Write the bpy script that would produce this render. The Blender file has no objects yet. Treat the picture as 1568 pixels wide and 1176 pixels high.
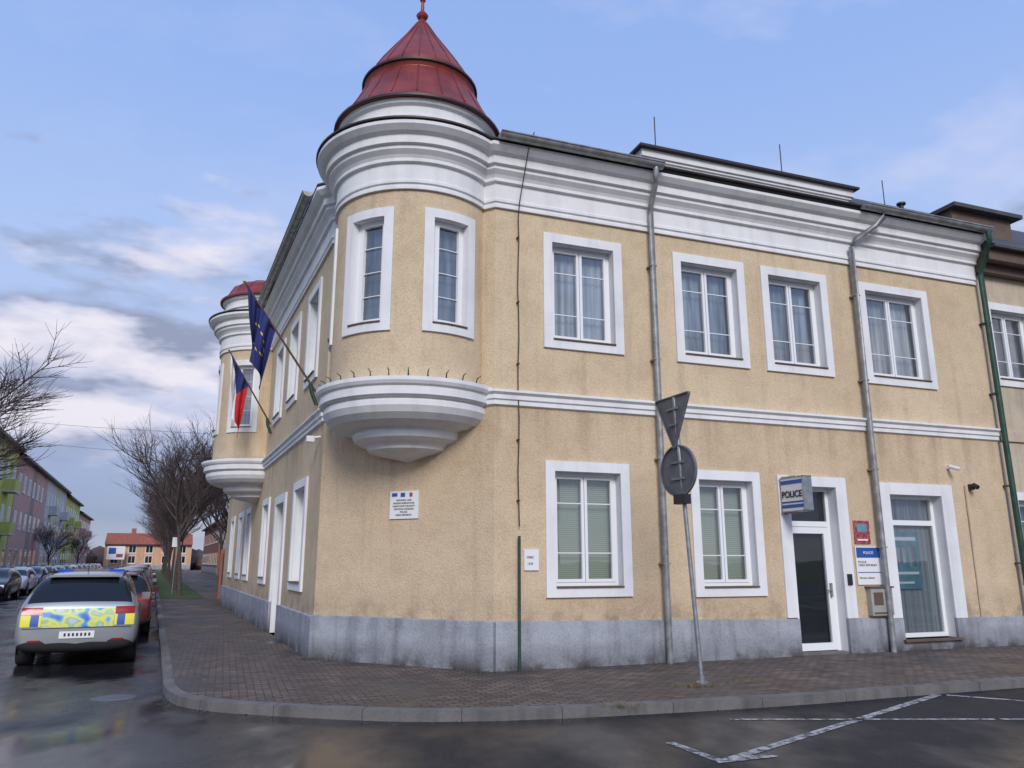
import bpy, math, random
from mathutils import Vector, Matrix
random.seed(7)
S=bpy.context.scene
V=Vector
# ---------------------------------------------------------------- materials
M={}
def newmat(name):
    m=bpy.data.materials.new(name); m.use_nodes=True
    nt=m.node_tree; b=nt.nodes['Principled BSDF']; M[name]=m
    return m,nt,b
def coords(nt,scale=(1,1,1),rot=0):
    g=nt.nodes.new('ShaderNodeNewGeometry'); mp=nt.nodes.new('ShaderNodeMapping')
    mp.inputs['Scale'].default_value=scale; mp.inputs['Rotation'].default_value=(0,0,rot)
    nt.links.new(g.outputs['Position'],mp.inputs['Vector']); return mp.outputs['Vector']
def ramp(nt,src,stops):
    r=nt.nodes.new('ShaderNodeValToRGB'); e=r.color_ramp.elements
    while len(e)<len(stops): e.new(.5)
    for i,(p,c) in enumerate(stops):
        e[i].position=p; e[i].color=(*c,1) if len(c)==3 else c
    nt.links.new(src,r.inputs['Fac']); return r.outputs['Color']
def noise(nt,vec,scale,detail=3,rough=.55):
    n=nt.nodes.new('ShaderNodeTexNoise'); n.inputs['Scale'].default_value=scale; n.inputs['Detail'].default_value=detail
    n.inputs['Roughness'].default_value=rough
    nt.links.new(vec,n.inputs['Vector']); return n.outputs['Fac']
def mul(nt,a,b,fac=1,mode='MULTIPLY'):
    m=nt.nodes.new('ShaderNodeMix'); m.data_type='RGBA'; m.blend_type=mode
    m.inputs[0].default_value=fac if not hasattr(fac,'links') else 1
    if hasattr(fac,'links'): nt.links.new(fac,m.inputs[0])
    for i,x in ((6,a),(7,b)):
        if hasattr(x,'links'): nt.links.new(x,m.inputs[i])
        else: m.inputs[i].default_value=(*x,1)
    return m.outputs[2]
def maprange(nt,src,a,b,c,d):
    mr=nt.nodes.new('ShaderNodeMapRange'); mr.inputs['From Min'].default_value=a; mr.inputs['From Max'].default_value=b
    mr.inputs['To Min'].default_value=c; mr.inputs['To Max'].default_value=d; nt.links.new(src,mr.inputs['Value']); return mr.outputs[0]
def math2(nt,op,a,b):
    m=nt.nodes.new('ShaderNodeMath'); m.operation=op
    for i,x in enumerate((a,b)):
        if hasattr(x,'links'): nt.links.new(x,m.inputs[i])
        else: m.inputs[i].default_value=x
    return m.outputs[0]
def posxyz(nt):
    sep=nt.nodes.new('ShaderNodeSeparateXYZ'); g=nt.nodes.new('ShaderNodeNewGeometry'); nt.links.new(g.outputs['Position'],sep.inputs[0]); return sep.outputs
def bump(nt,b,h,strength=.3,dist=.01):
    n=nt.nodes.new('ShaderNodeBump'); n.inputs['Strength'].default_value=strength; n.inputs['Distance'].default_value=dist
    nt.links.new(h,n.inputs['Height']); nt.links.new(n.outputs['Normal'],b.inputs['Normal'])
def plain(name,col,rough=.6,metal=0,var=.15,vs=3):
    m,nt,b=newmat(name)
    if var>.04:
        n=noise(nt,coords(nt),vs,2)
        lo=tuple(x*(1-var) for x in col); hi=tuple(min(1,x*(1+var)) for x in col)
        nt.links.new(ramp(nt,n,[(.3,lo),(.7,hi)]),b.inputs['Base Color'])
    else: b.inputs['Base Color'].default_value=(*col,1)
    b.inputs['Roughness'].default_value=rough; b.inputs['Metallic'].default_value=metal
    return m
def plaster(name,col,stain=.25,bs=.6,gs=60,spk=.1,damp=False):
    m,nt,b=newmat(name)
    c=coords(nt); mid=noise(nt,c,1.6,4,.65); fine=noise(nt,c,gs,2,.7)
    st=noise(nt,coords(nt,(2.5,2.5,.22)),1.3,3,.6)
    col2=mul(nt,col,ramp(nt,mid,[(.32,(1-stain*.8,)*3),(.58,(1,1,1))]))
    col3=mul(nt,col2,ramp(nt,st,[(.30,(1-stain,1-stain*1.0,1-stain*.95)),(.5,(1,1,1))]))
    col4=mul(nt,col3,ramp(nt,fine,[(.3,(1-spk,)*3),(.6,(1.0,1.0,1.0))]))
    if damp:
        f=math2(nt,'MULTIPLY',maprange(nt,posxyz(nt)['Z'],0.02,.42,1,0),maprange(nt,mid,.38,.56,.15,1.0))
        col4=mul(nt,col4,(.22,.20,.19),f)
    nt.links.new(col4,b.inputs['Base Color']); b.inputs['Roughness'].default_value=.9
    bump(nt,b,fine,bs,.02); return m
def facade():
    m,nt,b=newmat('plaster')
    c=coords(nt); big=noise(nt,c,.5,3,.6); mid=noise(nt,c,3,4,.65); fine=noise(nt,c,34,2,.75)
    st=noise(nt,coords(nt,(3,3,.2)),1.2,3,.6)
    z=posxyz(nt)['Z']
    col1=ramp(nt,big,[(.32,(.61,.475,.315)),(.62,(.69,.55,.375))])
    col2=mul(nt,col1,ramp(nt,mid,[(.3,(.89,.88,.87)),(.55,(1,1,1))]))
    col3=mul(nt,col2,ramp(nt,st,[(.26,(.84,.83,.83)),(.46,(1,1,1))]))
    col4=mul(nt,col3,ramp(nt,fine,[(.36,(.85,.84,.82)),(.58,(1.02,1.02,1.02))]))
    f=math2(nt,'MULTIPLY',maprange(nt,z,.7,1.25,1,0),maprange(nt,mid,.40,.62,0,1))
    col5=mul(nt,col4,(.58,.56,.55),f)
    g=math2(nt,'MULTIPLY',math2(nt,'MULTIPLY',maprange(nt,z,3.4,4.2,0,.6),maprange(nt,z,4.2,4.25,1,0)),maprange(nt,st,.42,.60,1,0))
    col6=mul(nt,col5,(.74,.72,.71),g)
    # slightly pinker ground storey where it has been re-plastered
    h=math2(nt,'MULTIPLY',maprange(nt,z,4.15,4.25,1,0),.6)
    col7=mul(nt,col6,(.97,.945,.955),h)
    nt.links.new(col7,b.inputs['Base Color']); b.inputs['Roughness'].default_value=.92
    bump(nt,b,fine,.6,.02)
facade()
plaster('white',(.81,.81,.825),.12,.10,60,.04)
plaster('plinth',(.40,.42,.47),.38,.5,30,.2,True)
plaster('cream',(.60,.50,.38),.25)
plaster('green_wall',(.66,.70,.20),.15); plaster('brown_wall',(.42,.34,.30),.2); plaster('grey_wall',(.72,.72,.70),.15)
plaster('pink_wall',(.72,.44,.38),.2); plaster('orange_wall',(.70,.42,.27),.2); plaster('red_wall',(.33,.14,.10),.25)
plain('pvc',(.82,.83,.85),.35,0,.03)
plain('tin_red',(.24,.04,.033),.42,.15,.28,2.5)
plain('tin_dark',(.05,.035,.035),.5,.3,.2)
plain('gutter',(.30,.305,.31),.45,.4,.3,6)
plain('gutter_green',(.03,.075,.055),.4,.3,.25,6)
plain('pole_steel',(.33,.35,.37),.45,.7,.2,9)
plain('sign_back',(.13,.135,.15),.5,.3,.2,6)
plain('sign_rim',(.20,.21,.22),.5,.4,.2,6)
plain('black',(.02,.02,.022),.5,0,.02); plain('rubber',(.025,.025,.027),.8,0,.02)
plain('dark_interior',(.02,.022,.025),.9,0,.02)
plain('blue',(.02,.09,.36),.4,0,.02); plain('flag_blue',(.02,.028,.15),.8); plain('flag_red',(.62,.03,.04),.8); plain('flag_white',(.78,.78,.8),.8)
plain('yellow',(.80,.74,.06),.4,0,.02); plain('gold',(.75,.55,.06),.6); plain('red',(.50,.03,.03),.4); plain('teal',(.13,.27,.34),.4,0,.25,5)
plain('poster_red',(.33,.07,.08),.4,0,.7,14)
plain('sign_white',(.8,.8,.82),.4,0,.03); plain('box_grey',(.35,.35,.33),.5); plain('brown_box',(.12,.08,.06),.6)
plain('roof_tile',(.10,.055,.045),.8,0,.3,2); plain('roof_grey',(.06,.06,.065),.7,0,.3,2); plain('roof_orange',(.32,.09,.05),.8,0,.2,2)
plain('wood_dark',(.10,.05,.035),.6,0,.3,8); plain('wire',(.06,.035,.03),.7,0,.02); plain('bark',(.085,.066,.058),.9,0,.35,14)
plain('twig',(.10,.072,.066),.9,0,.02); plain('dry_grass',(.16,.13,.06),.9,0,.3,20)
plain('car_silver',(.34,.36,.38),.3,.6,.03); plain('car_red',(.10,.012,.015),.22,.2,.03); plain('car_black',(.02,.021,.025),.2,.2,.03)
plain('car_white',(.7,.7,.72),.25,0,.03); plain('car_blue',(.03,.06,.16),.25,.3,.03); plain('car_glass',(.012,.015,.02),.06,0,.02)
plain('tail_red',(.30,.008,.01),.15,0,.02); plain('lightbar',(.01,.08,.55),.15,0,.02); plain('rim',(.4,.41,.42),.35,.8,.02)
plain('line',(.62,.62,.60),.6,0,.12,14)
for n in ('car_silver','car_red','car_black','car_white','car_blue'):
    M[n].node_tree.nodes['Principled BSDF'].inputs['Coat Weight'].default_value=.6
def livery():
    m,nt,b=newmat('livery'); n=noise(nt,coords(nt,(1,1,1.3)),5.5,.5,.5)
    nt.links.new(ramp(nt,n,[(.32,(.02,.12,.50)),(.42,(.10,.38,.62)),(.47,(.45,.60,.35)),(.53,(.74,.72,.10)),(.63,(.30,.50,.25)),(.72,(.50,.55,.66))]),b.inputs['Base Color']); b.inputs['Roughness'].default_value=.35
livery()
m=M['line']; nt=m.node_tree; b=nt.nodes['Principled BSDF']
nn=noise(nt,coords(nt),9,5,.7); nt.links.new(ramp(nt,nn,[(.42,(.06,.06,.065)),(.56,(.46,.46,.46))]),b.inputs['Base Color'])
def curtain(name,c0,c1,sc=(9,9,.25),wave=None):
    m,nt,b=newmat(name)
    if wave:
        w=nt.nodes.new('ShaderNodeTexWave'); w.wave_type='BANDS'; w.bands_direction='Z'; w.inputs['Scale'].default_value=wave
        nt.links.new(coords(nt),w.inputs['Vector']); src=w.outputs['Fac']
    else: src=noise(nt,coords(nt,sc),1.0,3,.6)
    nt.links.new(ramp(nt,src,[(.32,c0),(.66,c1)]),b.inputs['Base Color']); b.inputs['Roughness'].default_value=.9
curtain('sheer',(.20,.23,.29),(.80,.81,.84))
curtain('sheer_mid',(.09,.11,.15),(.55,.58,.63),(7,7,.5))
curtain('sheer_dim',(.07,.09,.12),(.34,.37,.42))
curtain('blind',(.44,.47,.38),(.60,.62,.50),wave=9)
curtain('vblind',(.20,.22,.24),(.44,.46,.48),(14,14,.02))
def glass(name,lo):
    m,nt,b=newmat(name); nt.nodes.remove(b); o=nt.nodes['Material Output']
    t=nt.nodes.new('ShaderNodeBsdfTransparent'); t.inputs[0].default_value=(.78,.83,.86,1)
    g=nt.nodes.new('ShaderNodeBsdfGlossy'); g.inputs['Roughness'].default_value=.02; g.inputs[0].default_value=(.95,.97,1,1)
    lw=nt.nodes.new('ShaderNodeLayerWeight'); lw.inputs['Blend'].default_value=.35
    f=maprange(nt,lw.outputs['Fresnel'],0,1,lo,.85)
    mx=nt.nodes.new('ShaderNodeMixShader'); nt.links.new(f,mx.inputs[0]); nt.links.new(t.outputs[0],mx.inputs[1]); nt.links.new(g.outputs[0],mx.inputs[2])
    n=noise(nt,coords(nt),1.2,1,.5); bp=nt.nodes.new('ShaderNodeBump'); bp.inputs['Strength'].default_value=.07; bp.inputs['Distance'].default_value=.05
    nt.links.new(n,bp.inputs['Height']); nt.links.new(bp.outputs[0],g.inputs['Normal'])
    nt.links.new(mx.outputs[0],o.inputs['Surface'])
glass('glass',.14); glass('glass_door',.04)
def asphalt():
    m,nt,b=newmat('asphalt'); c=coords(nt); P=posxyz(nt)
    fine=noise(nt,c,48,3,.8); mid=noise(nt,coords(nt,(.8,.45,1),.3),.8,4,.6); big=noise(nt,c,.22,3,.6)
    c1=ramp(nt,fine,[(.32,(.009,.009,.011)),(.68,(.042,.042,.046))])
    c2=mul(nt,c1,ramp(nt,mid,[(.35,(.6,.62,.66)),(.65,(1.15,1.13,1.1))]))
    wet=math2(nt,'ADD',math2(nt,'ADD',math2(nt,'MULTIPLY',mid,.65),math2(nt,'MULTIPLY',big,.35)),maprange(nt,P['X'],-4,5,-.055,.10))
    nt.links.new(c2,b.inputs['Base Color'])
    nt.links.new(ramp(nt,wet,[(.38,(.09,)*3),(.48,(.26,)*3),(.60,(.58,)*3)]),b.inputs['Roughness'])
    nt.links.new(maprange(nt,wet,.42,.60,.5,.2),b.inputs['Specular IOR Level'])
    w=nt.nodes.new('ShaderNodeBump'); w.inputs['Distance'].default_value=.006
    nt.links.new(fine,w.inputs['Height']); nt.links.new(maprange(nt,wet,.40,.56,.08,.85),w.inputs['Strength']); nt.links.new(w.outputs[0],b.inputs['Normal'])
asphalt()
def paving():
    m,nt,b=newmat('paving'); c=coords(nt,(1,1,1),math.radians(-20))
    br=nt.nodes.new('ShaderNodeTexBrick'); br.inputs['Scale'].default_value=1; br.inputs['Brick Width'].default_value=.2; br.inputs['Row Height'].default_value=.1
    br.inputs['Mortar Size'].default_value=.009; br.inputs['Color1'].default_value=(.110,.083,.070,1); br.inputs['Color2'].default_value=(.190,.148,.124,1); br.inputs['Mortar'].default_value=(.020,.018,.016,1)
    nt.links.new(c,br.inputs['Vector'])
    big=noise(nt,c,.7,4,.65); fine=noise(nt,c,40,2,.7)
    c2=mul(nt,br.outputs['Color'],ramp(nt,big,[(.38,(.5,.5,.52)),(.62,(1.25,1.22,1.18))]))
    c3=mul(nt,c2,ramp(nt,fine,[(.3,(.75,)*3),(.7,(1.15,)*3)]))
    nt.links.new(c3,b.inputs['Base Color']); nt.links.new(ramp(nt,big,[(.38,(.34,)*3),(.58,(.8,)*3)]),b.inputs['Roughness'])
    b.inputs['Specular IOR Level'].default_value=.35
    bump(nt,b,br.outputs['Fac'],-.8,.008)
paving()
plaster('kerb_stone',(.17,.16,.155),.35,.4,30)
def grass():
    m,nt,b=newmat('grass'); c=coords(nt)
    n=noise(nt,c,12,4,.7); nt.links.new(ramp(nt,n,[(.3,(.03,.05,.014)),(.7,(.09,.12,.035))]),b.inputs['Base Color']); b.inputs['Roughness'].default_value=.95
    bump(nt,b,n,.8,.05)
grass()
# ---------------------------------------------------------------- mesh builder
class MB:
    def __init__(s): s.v=[];s.f=[];s.m=[];s.sm=[];s.mats=[]
    def mi(s,m):
        if m not in s.mats: s.mats.append(m)
        return s.mats.index(m)
    def face(s,pts,mat,smooth=False):
        i=len(s.v); s.v+= [tuple(p) for p in pts]; s.f.append(tuple(range(i,i+len(pts)))); s.m.append(s.mi(mat)); s.sm.append(smooth)
    def grid(s,rows,mat,smooth=True,closed=False):
        i=len(s.v); n=len(rows[0])
        for r in rows: s.v+=[tuple(p) for p in r]
        k=s.mi(mat)
        for a in range(len(rows)-1):
            for b in range(n if closed else n-1):
                c=(b+1)%n
                s.f.append((i+a*n+b,i+a*n+c,i+(a+1)*n+c,i+(a+1)*n+b)); s.m.append(k); s.sm.append(smooth)
    def hexa(s,p,mat):
        for q in ((0,1,2,3),(4,7,6,5),(0,4,5,1),(1,5,6,2),(2,6,7,3),(3,7,4,0)): s.face([p[j] for j in q],mat)
    def box(s,F,s0,s1,d0,d1,z0,z1,mat):
        s.hexa([F(s0,d0,z0),F(s1,d0,z0),F(s1,d1,z0),F(s0,d1,z0),F(s0,d0,z1),F(s1,d0,z1),F(s1,d1,z1),F(s0,d1,z1)],mat)
    def tube(s,path,r,mat,n=8,r1=None,cap=True):
        path=[V(p) for p in path]; rows=[]
        for i,p in enumerate(path):
            t=(path[min(i+1,len(path)-1)]-path[max(i-1,0)]).normalized()
            a=t.cross(V((0,0,1)) if abs(t.z)<.95 else V((1,0,0))).normalized(); b=t.cross(a)
            rr=r if r1 is None else r+(r1-r)*i/(len(path)-1)
            rows.append([p+(a*math.cos(2*math.pi*k/n)+b*math.sin(2*math.pi*k/n))*rr for k in range(n)])
        s.grid(rows,mat,True,True)
        if cap: s.face(rows[0],mat); s.face(rows[-1],mat)
    def lathe(s,c,prof,mat,n=64):
        rows=[[(c[0]+r*math.sin(2*math.pi*k/n),c[1]-r*math.cos(2*math.pi*k/n),z) for k in range(n)] for r,z in prof]
        for a in range(len(rows)-1): s.grid([rows[a],rows[a+1]],mat,True,True)
    def sweep(s,path,prof,mat):
        P=[V((p[0],p[1])) for p in path]; nr=[]
        for i in range(len(P)-1):
            t=(P[i+1]-P[i]).normalized(); nr.append(V((-t.y,t.x)))
        rows=[]
        for i,p in enumerate(P):
            if i==0: o=nr[0]
            elif i==len(P)-1: o=nr[-1]
            else:
                o=(nr[i-1]+nr[i]); o=o/ (o.length_squared/2)
            rows.append([(p.x+o.x*d,p.y+o.y*d,z) for d,z in prof])
        for a in range(len(rows)-1):
            for k in range(len(prof)-1):
                s.face([rows[a][k],rows[a+1][k],rows[a+1][k+1],rows[a][k+1]],mat)
        s.face(rows[0],mat); s.face(rows[-1],mat)
    def obj(s,name,parent=None):
        me=bpy.data.meshes.new(name); me.from_pydata(s.v,[],s.f)
        for m in s.mats: me.materials.append(M[m])
        me.polygons.foreach_set('material_index',s.m); me.polygons.foreach_set('use_smooth',s.sm); me.update()
        o=bpy.data.objects.new(name,me); S.collection.objects.link(o)
        if parent: o.parent=parent
        return o
def empty(name,loc=(0,0,0)):
    e=bpy.data.objects.new(name,None); S.collection.objects.link(e); e.location=loc; e.empty_display_size=.5; return e
def frame(O,D,Nn,z0=0):
    O=V((O[0],O[1],0));D=V((D[0],D[1],0)).normalized();Nn=V((Nn[0],Nn[1],0)).normalized()
    return lambda s,d,z: O+D*s+Nn*d+V((0,0,z+z0))
def text(body,loc,xdir,size,mat,parent,name='lettering',align='LEFT',bold=0):
    cu=bpy.data.curves.new(name,'FONT'); cu.body=body; cu.size=size; cu.extrude=.002; cu.offset=bold; cu.align_x=align; cu.materials.append(M[mat])
    o=bpy.data.objects.new(name,cu); S.collection.objects.link(o)
    x=V((xdir[0],xdir[1],0)).normalized(); y=V((0,0,1)); z=x.cross(y)
    mt=Matrix((x,y,z)).transposed().to_4x4(); mt.translation=loc; o.matrix_world=mt
    o.parent=parent; return o
def wall(mb,F,s0,s1,z0,z1,ops,mat,depth=.18,rmat='white'):
    ss=sorted({s0,s1,*[o[0] for o in ops],*[o[1] for o in ops]}); zs=sorted({z0,z1,*[o[2] for o in ops],*[o[3] for o in ops]})
    for a in range(len(ss)-1):
        for b in range(len(zs)-1):
            sc=(ss[a]+ss[a+1])/2; zc=(zs[b]+zs[b+1])/2
            if any(o[0]<sc<o[1] and o[2]<zc<o[3] for o in ops): continue
            mb.face([F(ss[a],0,zs[b]),F(ss[a+1],0,zs[b]),F(ss[a+1],0,zs[b+1]),F(ss[a],0,zs[b+1])],mat)
    for o in ops:
        a,b,c,d=o[:4]
        for p,q in (((a,c),(a,d)),((a,d),(b,d)),((b,d),(b,c)),((b,c),(a,c))):
            mb.face([F(p[0],0,p[1]),F(q[0],0,q[1]),F(q[0],-depth-.12,q[1]),F(p[0],-depth-.12,p[1])],rmat)
def window(tr,fr,gl,F,a,b,c,d,cur='sheer',depth=.16):
    w=.17
    i0,i1,j0,j1=a+w,b-w,c+.15,d-w
    tr.box(F,a,b,-.01,.045,j1,d,'white'); tr.box(F,a,b,-.01,.045,c,j0,'white')
    tr.box(F,a,i0,-.01,.045,j0,j1,'white'); tr.box(F,i1,b,-.01,.045,j0,j1,'white')
    tr.box(F,i0+.004,i1-.004,-depth,.075,j0+.002,j0+.022,'brown_box')
    f=.055; D0,D1=-depth-.06,-depth
    z0=j0+.024
    fr.box(F,i0,i1,D0,D1,j1-f,j1,'pvc'); fr.box(F,i0,i1,D0,D1,z0,z0+f,'pvc')
    fr.box(F,i0,i0+f,D0,D1,z0+f,j1-f,'pvc'); fr.box(F,i1-f,i1,D0,D1,z0+f,j1-f,'pvc')
    W=(i1-i0-2*f)/2
    for k in range(2):
        x0=i0+f+W*k+.006; x1=x0+W-.012; g=.05
        D2=D1+.012
        zb,zt=z0+f+.006,j1-f-.006
        fr.box(F,x0,x1,D0+.02,D2,zt-g,zt,'pvc'); fr.box(F,x0,x1,D0+.02,D2,zb,zb+g,'pvc')
        fr.box(F,x0,x0+g,D0+.02,D2,zb+g,zt-g,'pvc'); fr.box(F,x1-g,x1,D0+.02,D2,zb+g,zt-g,'pvc')
        h=zt-zb
        for q in (.27,.74): fr.box(F,x0+g,x1-g,D1-.027,D1-.014,zb+h*q-.008,zb+h*q+.008,'pvc')
    gl.face([F(i0+f,D1-.03,z0+f),F(i1-f,D1-.03,z0+f),F(i1-f,D1-.03,j1-f),F(i0+f,D1-.03,j1-f)],'glass')
    nn=26; rows=[]
    ph=random.random()*6; am=.003 if cur=='blind' else .02
    for zz in (j0,j1):
        rows.append([F(i0+(i1-i0)*k/nn,-depth-.17+am*math.sin(k*2.1+ph),zz) for k in range(nn+1)])
    fr.grid(rows,cur,True)
    return (i0,i1,j0,j1)
# ---------------------------------------------------------------- corner building
A=V((-.29,12.54));R=V((.939,.343)).normalized();B=V((-3.5,14.13));L=V((-.4145,.910)).normalized()
C=(B-A).normalized(); CL=(B-A).length
NR=V((R.y,-R.x)); NL=V((-L.y,L.x)); NC=V((-C.y,C.x))
FR=frame(A,R,NR); FL=frame(B,L,NL); FC=frame(A,C,NC)
END=11.5; LEND=20.0
bld=empty('police_station_building',(A.x,A.y,0)); 
def fin(mb,name,parent):
    o=mb.obj(name,parent); o.matrix_parent_inverse=Matrix.Translation(-V(parent.location)); return o
walls,trim,frm,gls,roof,pipes=MB(),MB(),MB(),MB(),MB(),MB()
ops=[]
W=lambda *a,**k: ops.append(window(trim,frm,gls,FR,*a,**k))
W(.89,2.45,5.27,7.41,'sheer'); W(3.55,5.16,5.25,7.41,'sheer_mid'); W(5.56,7.19,5.25,7.41,'sheer_mid'); W(8.02,9.92,5.2,7.39,'sheer')
W(.89,2.46,1.08,3.30,'blind'); W(3.69,5.18,1.05,3.26,'blind')
ops.append((5.83,6.93,.0,3.04))
trim.box(FR,5.58,7.18,-.01,.045,3.04,3.23,'white'); trim.box(FR,5.58,5.83,-.01,.045,.66,3.04,'white'); trim.box(FR,6.93,7.18,-.01,.045,.62,3.04,'white')
d0=-.2
frm.box(FR,5.83,6.93,d0-.06,d0,2.97,3.04,'pvc'); frm.box(FR,5.83,6.93,d0-.06,d0,2.30,2.40,'pvc')
frm.box(FR,5.83,5.90,d0-.06,d0,.02,2.30,'pvc'); frm.box(FR,6.86,6.93,d0-.06,d0,.02,2.30,'pvc'); frm.box(FR,5.83,5.90,d0-.06,d0,2.4,2.97,'pvc'); frm.box(FR,6.86,6.93,d0-.06,d0,2.4,2.97,'pvc')
frm.box(FR,5.905,6.02,d0-.05,d0+.015,.05,2.29,'pvc'); frm.box(FR,6.74,6.855,d0-.05,d0+.015,.05,2.29,'pvc')
frm.box(FR,6.02,6.74,d0-.05,d0+.015,2.17,2.29,'pvc'); frm.box(FR,6.02,6.74,d0-.05,d0+.015,.05,.18,'pvc')
gls.face([FR(6.02,d0-.02,.18),FR(6.74,d0-.02,.18),FR(6.74,d0-.02,2.17),FR(6.02,d0-.02,2.17)],'glass_door'); gls.face([FR(5.9,d0-.02,2.4),FR(6.86,d0-.02,2.4),FR(6.86,d0-.02,2.97),FR(5.9,d0-.02,2.97)],'glass_door')
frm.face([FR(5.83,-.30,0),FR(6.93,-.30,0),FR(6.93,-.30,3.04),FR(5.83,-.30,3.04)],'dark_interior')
frm.box(FR,6.77,6.81,d0+.015,d0+.06,1.0,1.25,'gutter'); frm.tube([FR(6.79,d0+.07,1.12),FR(6.66,d0+.07,1.12)],.012,'gutter',6)
trim.box(FR,5.84,6.92,-.25,.02,-.005,.035,'kerb_stone')
ops.append((8.26,9.62,.20,2.95))
trim.box(FR,8.02,9.93,-.01,.045,2.95,3.18,'white'); trim.box(FR,8.02,8.26,-.01,.045,.60,2.95,'white'); trim.box(FR,9.62,9.93,-.01,.045,.56,2.95,'white')
trim.box(FR,8.20,9.68,-.2,.12,.16,.20,'brown_box')
for (x0,x1,z0,z1) in ((8.26,9.62,2.88,2.95),(8.26,9.62,.21,.29),(8.26,8.34,.29,2.88),(9.54,9.62,.29,2.88),(8.34,9.54,2.36,2.46)):
    frm.box(FR,x0,x1,-.26,-.19,z0,z1,'pvc')
gls.face([FR(8.34,-.22,.29),FR(9.54,-.22,.29),FR(9.54,-.22,2.36),FR(8.34,-.22,2.36)],'glass'); gls.face([FR(8.34,-.22,2.46),FR(9.54,-.22,2.46),FR(9.54,-.22,2.88),FR(8.34,-.22,2.88)],'glass')
rows=[[FR(8.28+1.32*k/44,-.31+.02*(k%2),zz) for k in range(45)] for zz in (.2,2.4)]
frm.grid(rows,'vblind',False)
frm.face([FR(8.26,-.299,2.4),FR(9.62,-.299,2.4),FR(9.62,-.299,2.95),FR(8.26,-.299,2.95)],'sheer_dim')
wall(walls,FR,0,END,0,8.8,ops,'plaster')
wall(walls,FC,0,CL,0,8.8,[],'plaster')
ops=[]
W=lambda *a,**k: ops.append(window(trim,frm,gls,FL,*a,**k))
for a in (1.0,3.5,5.9): W(a,a+1.45,5.27,7.41,'sheer_dim')
for a in (12.6,15.5,17.9): W(a,a+1.4,5.27,7.41,'sheer_dim')
for a in (1.3,6.8,10.9,13.4,16.4): W(a,a+(1.6 if a<2 else 1.4),1.08,3.3,'sheer_dim')
ops.append((4.2,5.5,0,3.0))
trim.box(FL,3.98,5.72,-.01,.045,3.0,3.2,'white'); trim.box(FL,3.98,4.2,-.01,.045,.7,3.0,'white'); trim.box(FL,5.5,5.72,-.01,.045,.7,3.0,'white')
frm.box(FL,4.2,5.5,-.26,-.2,0,3.0,'box_grey')
for x0 in (4.3,4.9): frm.box(FL,x0,x0+.48,-.2,-.18,.3,2.1,'pvc')
wall(walls,FL,0,LEND,0,8.8,ops,'plaster')
E1=FL(LEND,0,0); E2=FL(LEND,-10,0); E3=FR(END,-10,0); E4=FR(END,0,0)
for p,q in ((E1,E2),(E2,E3),(E3,E4)):
    walls.face([p,q,q+V((0,0,8.8)),p+V((0,0,8.8))],'plaster')
def ph(s): return .74-.016*s
def plin(F,segs,hf):
    for a,b in segs:
        h0,h1=hf(a),hf(b)
        trim.hexa([F(a,-.01,0),F(b,-.01,0),F(b,.055,0),F(a,.055,0),F(a,-.01,h0),F(b,-.01,h1),F(b,.055,h1-.02),F(a,.055,h0-.02)],'plinth')
plin(FR,[(.02,5.83),(6.93,8.26),(9.62,END)],ph)
trim.box(FR,8.262,9.618,-.1,.05,0,.155,'plinth')
plin(FL,[(.02,4.2),(5.5,LEND)],lambda s:.72)
plin(FC,[(-.022,CL+.022)],lambda s:.74)
path=[A+R*END,A,B,B+L*LEND]
strp=[(0,4.18),(.05,4.20),(.05,4.27),(.08,4.29),(.08,4.36),(.13,4.40),(.13,4.43),(0,4.47)]
corn=[(0,7.74),(.05,7.74),(.05,7.79),(.03,7.80),(.03,7.84),(.06,7.85),(.06,7.90),(.04,7.92),(.04,8.2),(.10,8.22),(.10,8.28),(.13,8.33),(.2,8.40),(.2,8.46),(.26,8.48),(.26,8.62),(.34,8.66),(.42,8.74),(.42,8.80),(0,8.84)]
trim.sweep(path,strp,'white'); trim.sweep(path,corn,'white')
roof.sweep(path,[(.36,8.845),(.42,8.85),(.42,8.875),(-5.2,11.9),(-5.2,11.85),(.3,8.85)],'roof_grey')
roof.face([E1+V((0,0,8.8)),E2+V((0,0,11.7)),E3+V((0,0,11.7)),E4+V((0,0,8.8)),FR(5,-5.2,11.9),FL(5,-5.2,11.9)],'roof_grey')
roofp=MB()
roofp.box(FR,3.0,8.0,-.55,.06,8.83,9.22,'white'); roofp.box(FR,2.96,8.04,-.59,.10,9.22,9.27,'white'); roofp.box(FR,2.92,8.08,-.63,.14,9.27,9.42,'white')
roofp.box(FR,2.84,8.16,-.7,.24,9.423,9.47,'tin_dark')
roofp.box(FR,3.12,7.9,.06,.50,8.88,8.905,'tin_dark')
roofp.box(FL,8.4,11.2,-.7,-.1,8.83,9.9,'white'); roofp.box(FL,8.3,11.3,-.75,0,9.9,9.98,'tin_red'); roofp.box(FL,9.6,10.1,-.65,-.15,9.98,10.5,'tin_red')
roofp.lathe(tuple(FL(9.2,-.4,0))[:2],[(.22,10.5),(.26,10.7),(.12,10.76),(.2,10.95),(.24,11.1),(.12,11.25),(.14,11.35),(.05,11.55),(.001,11.6)],'cream',16)
roofp.box(FL,8.9,9.5,-.7,-.1,9.98,10.5,'white')
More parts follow.
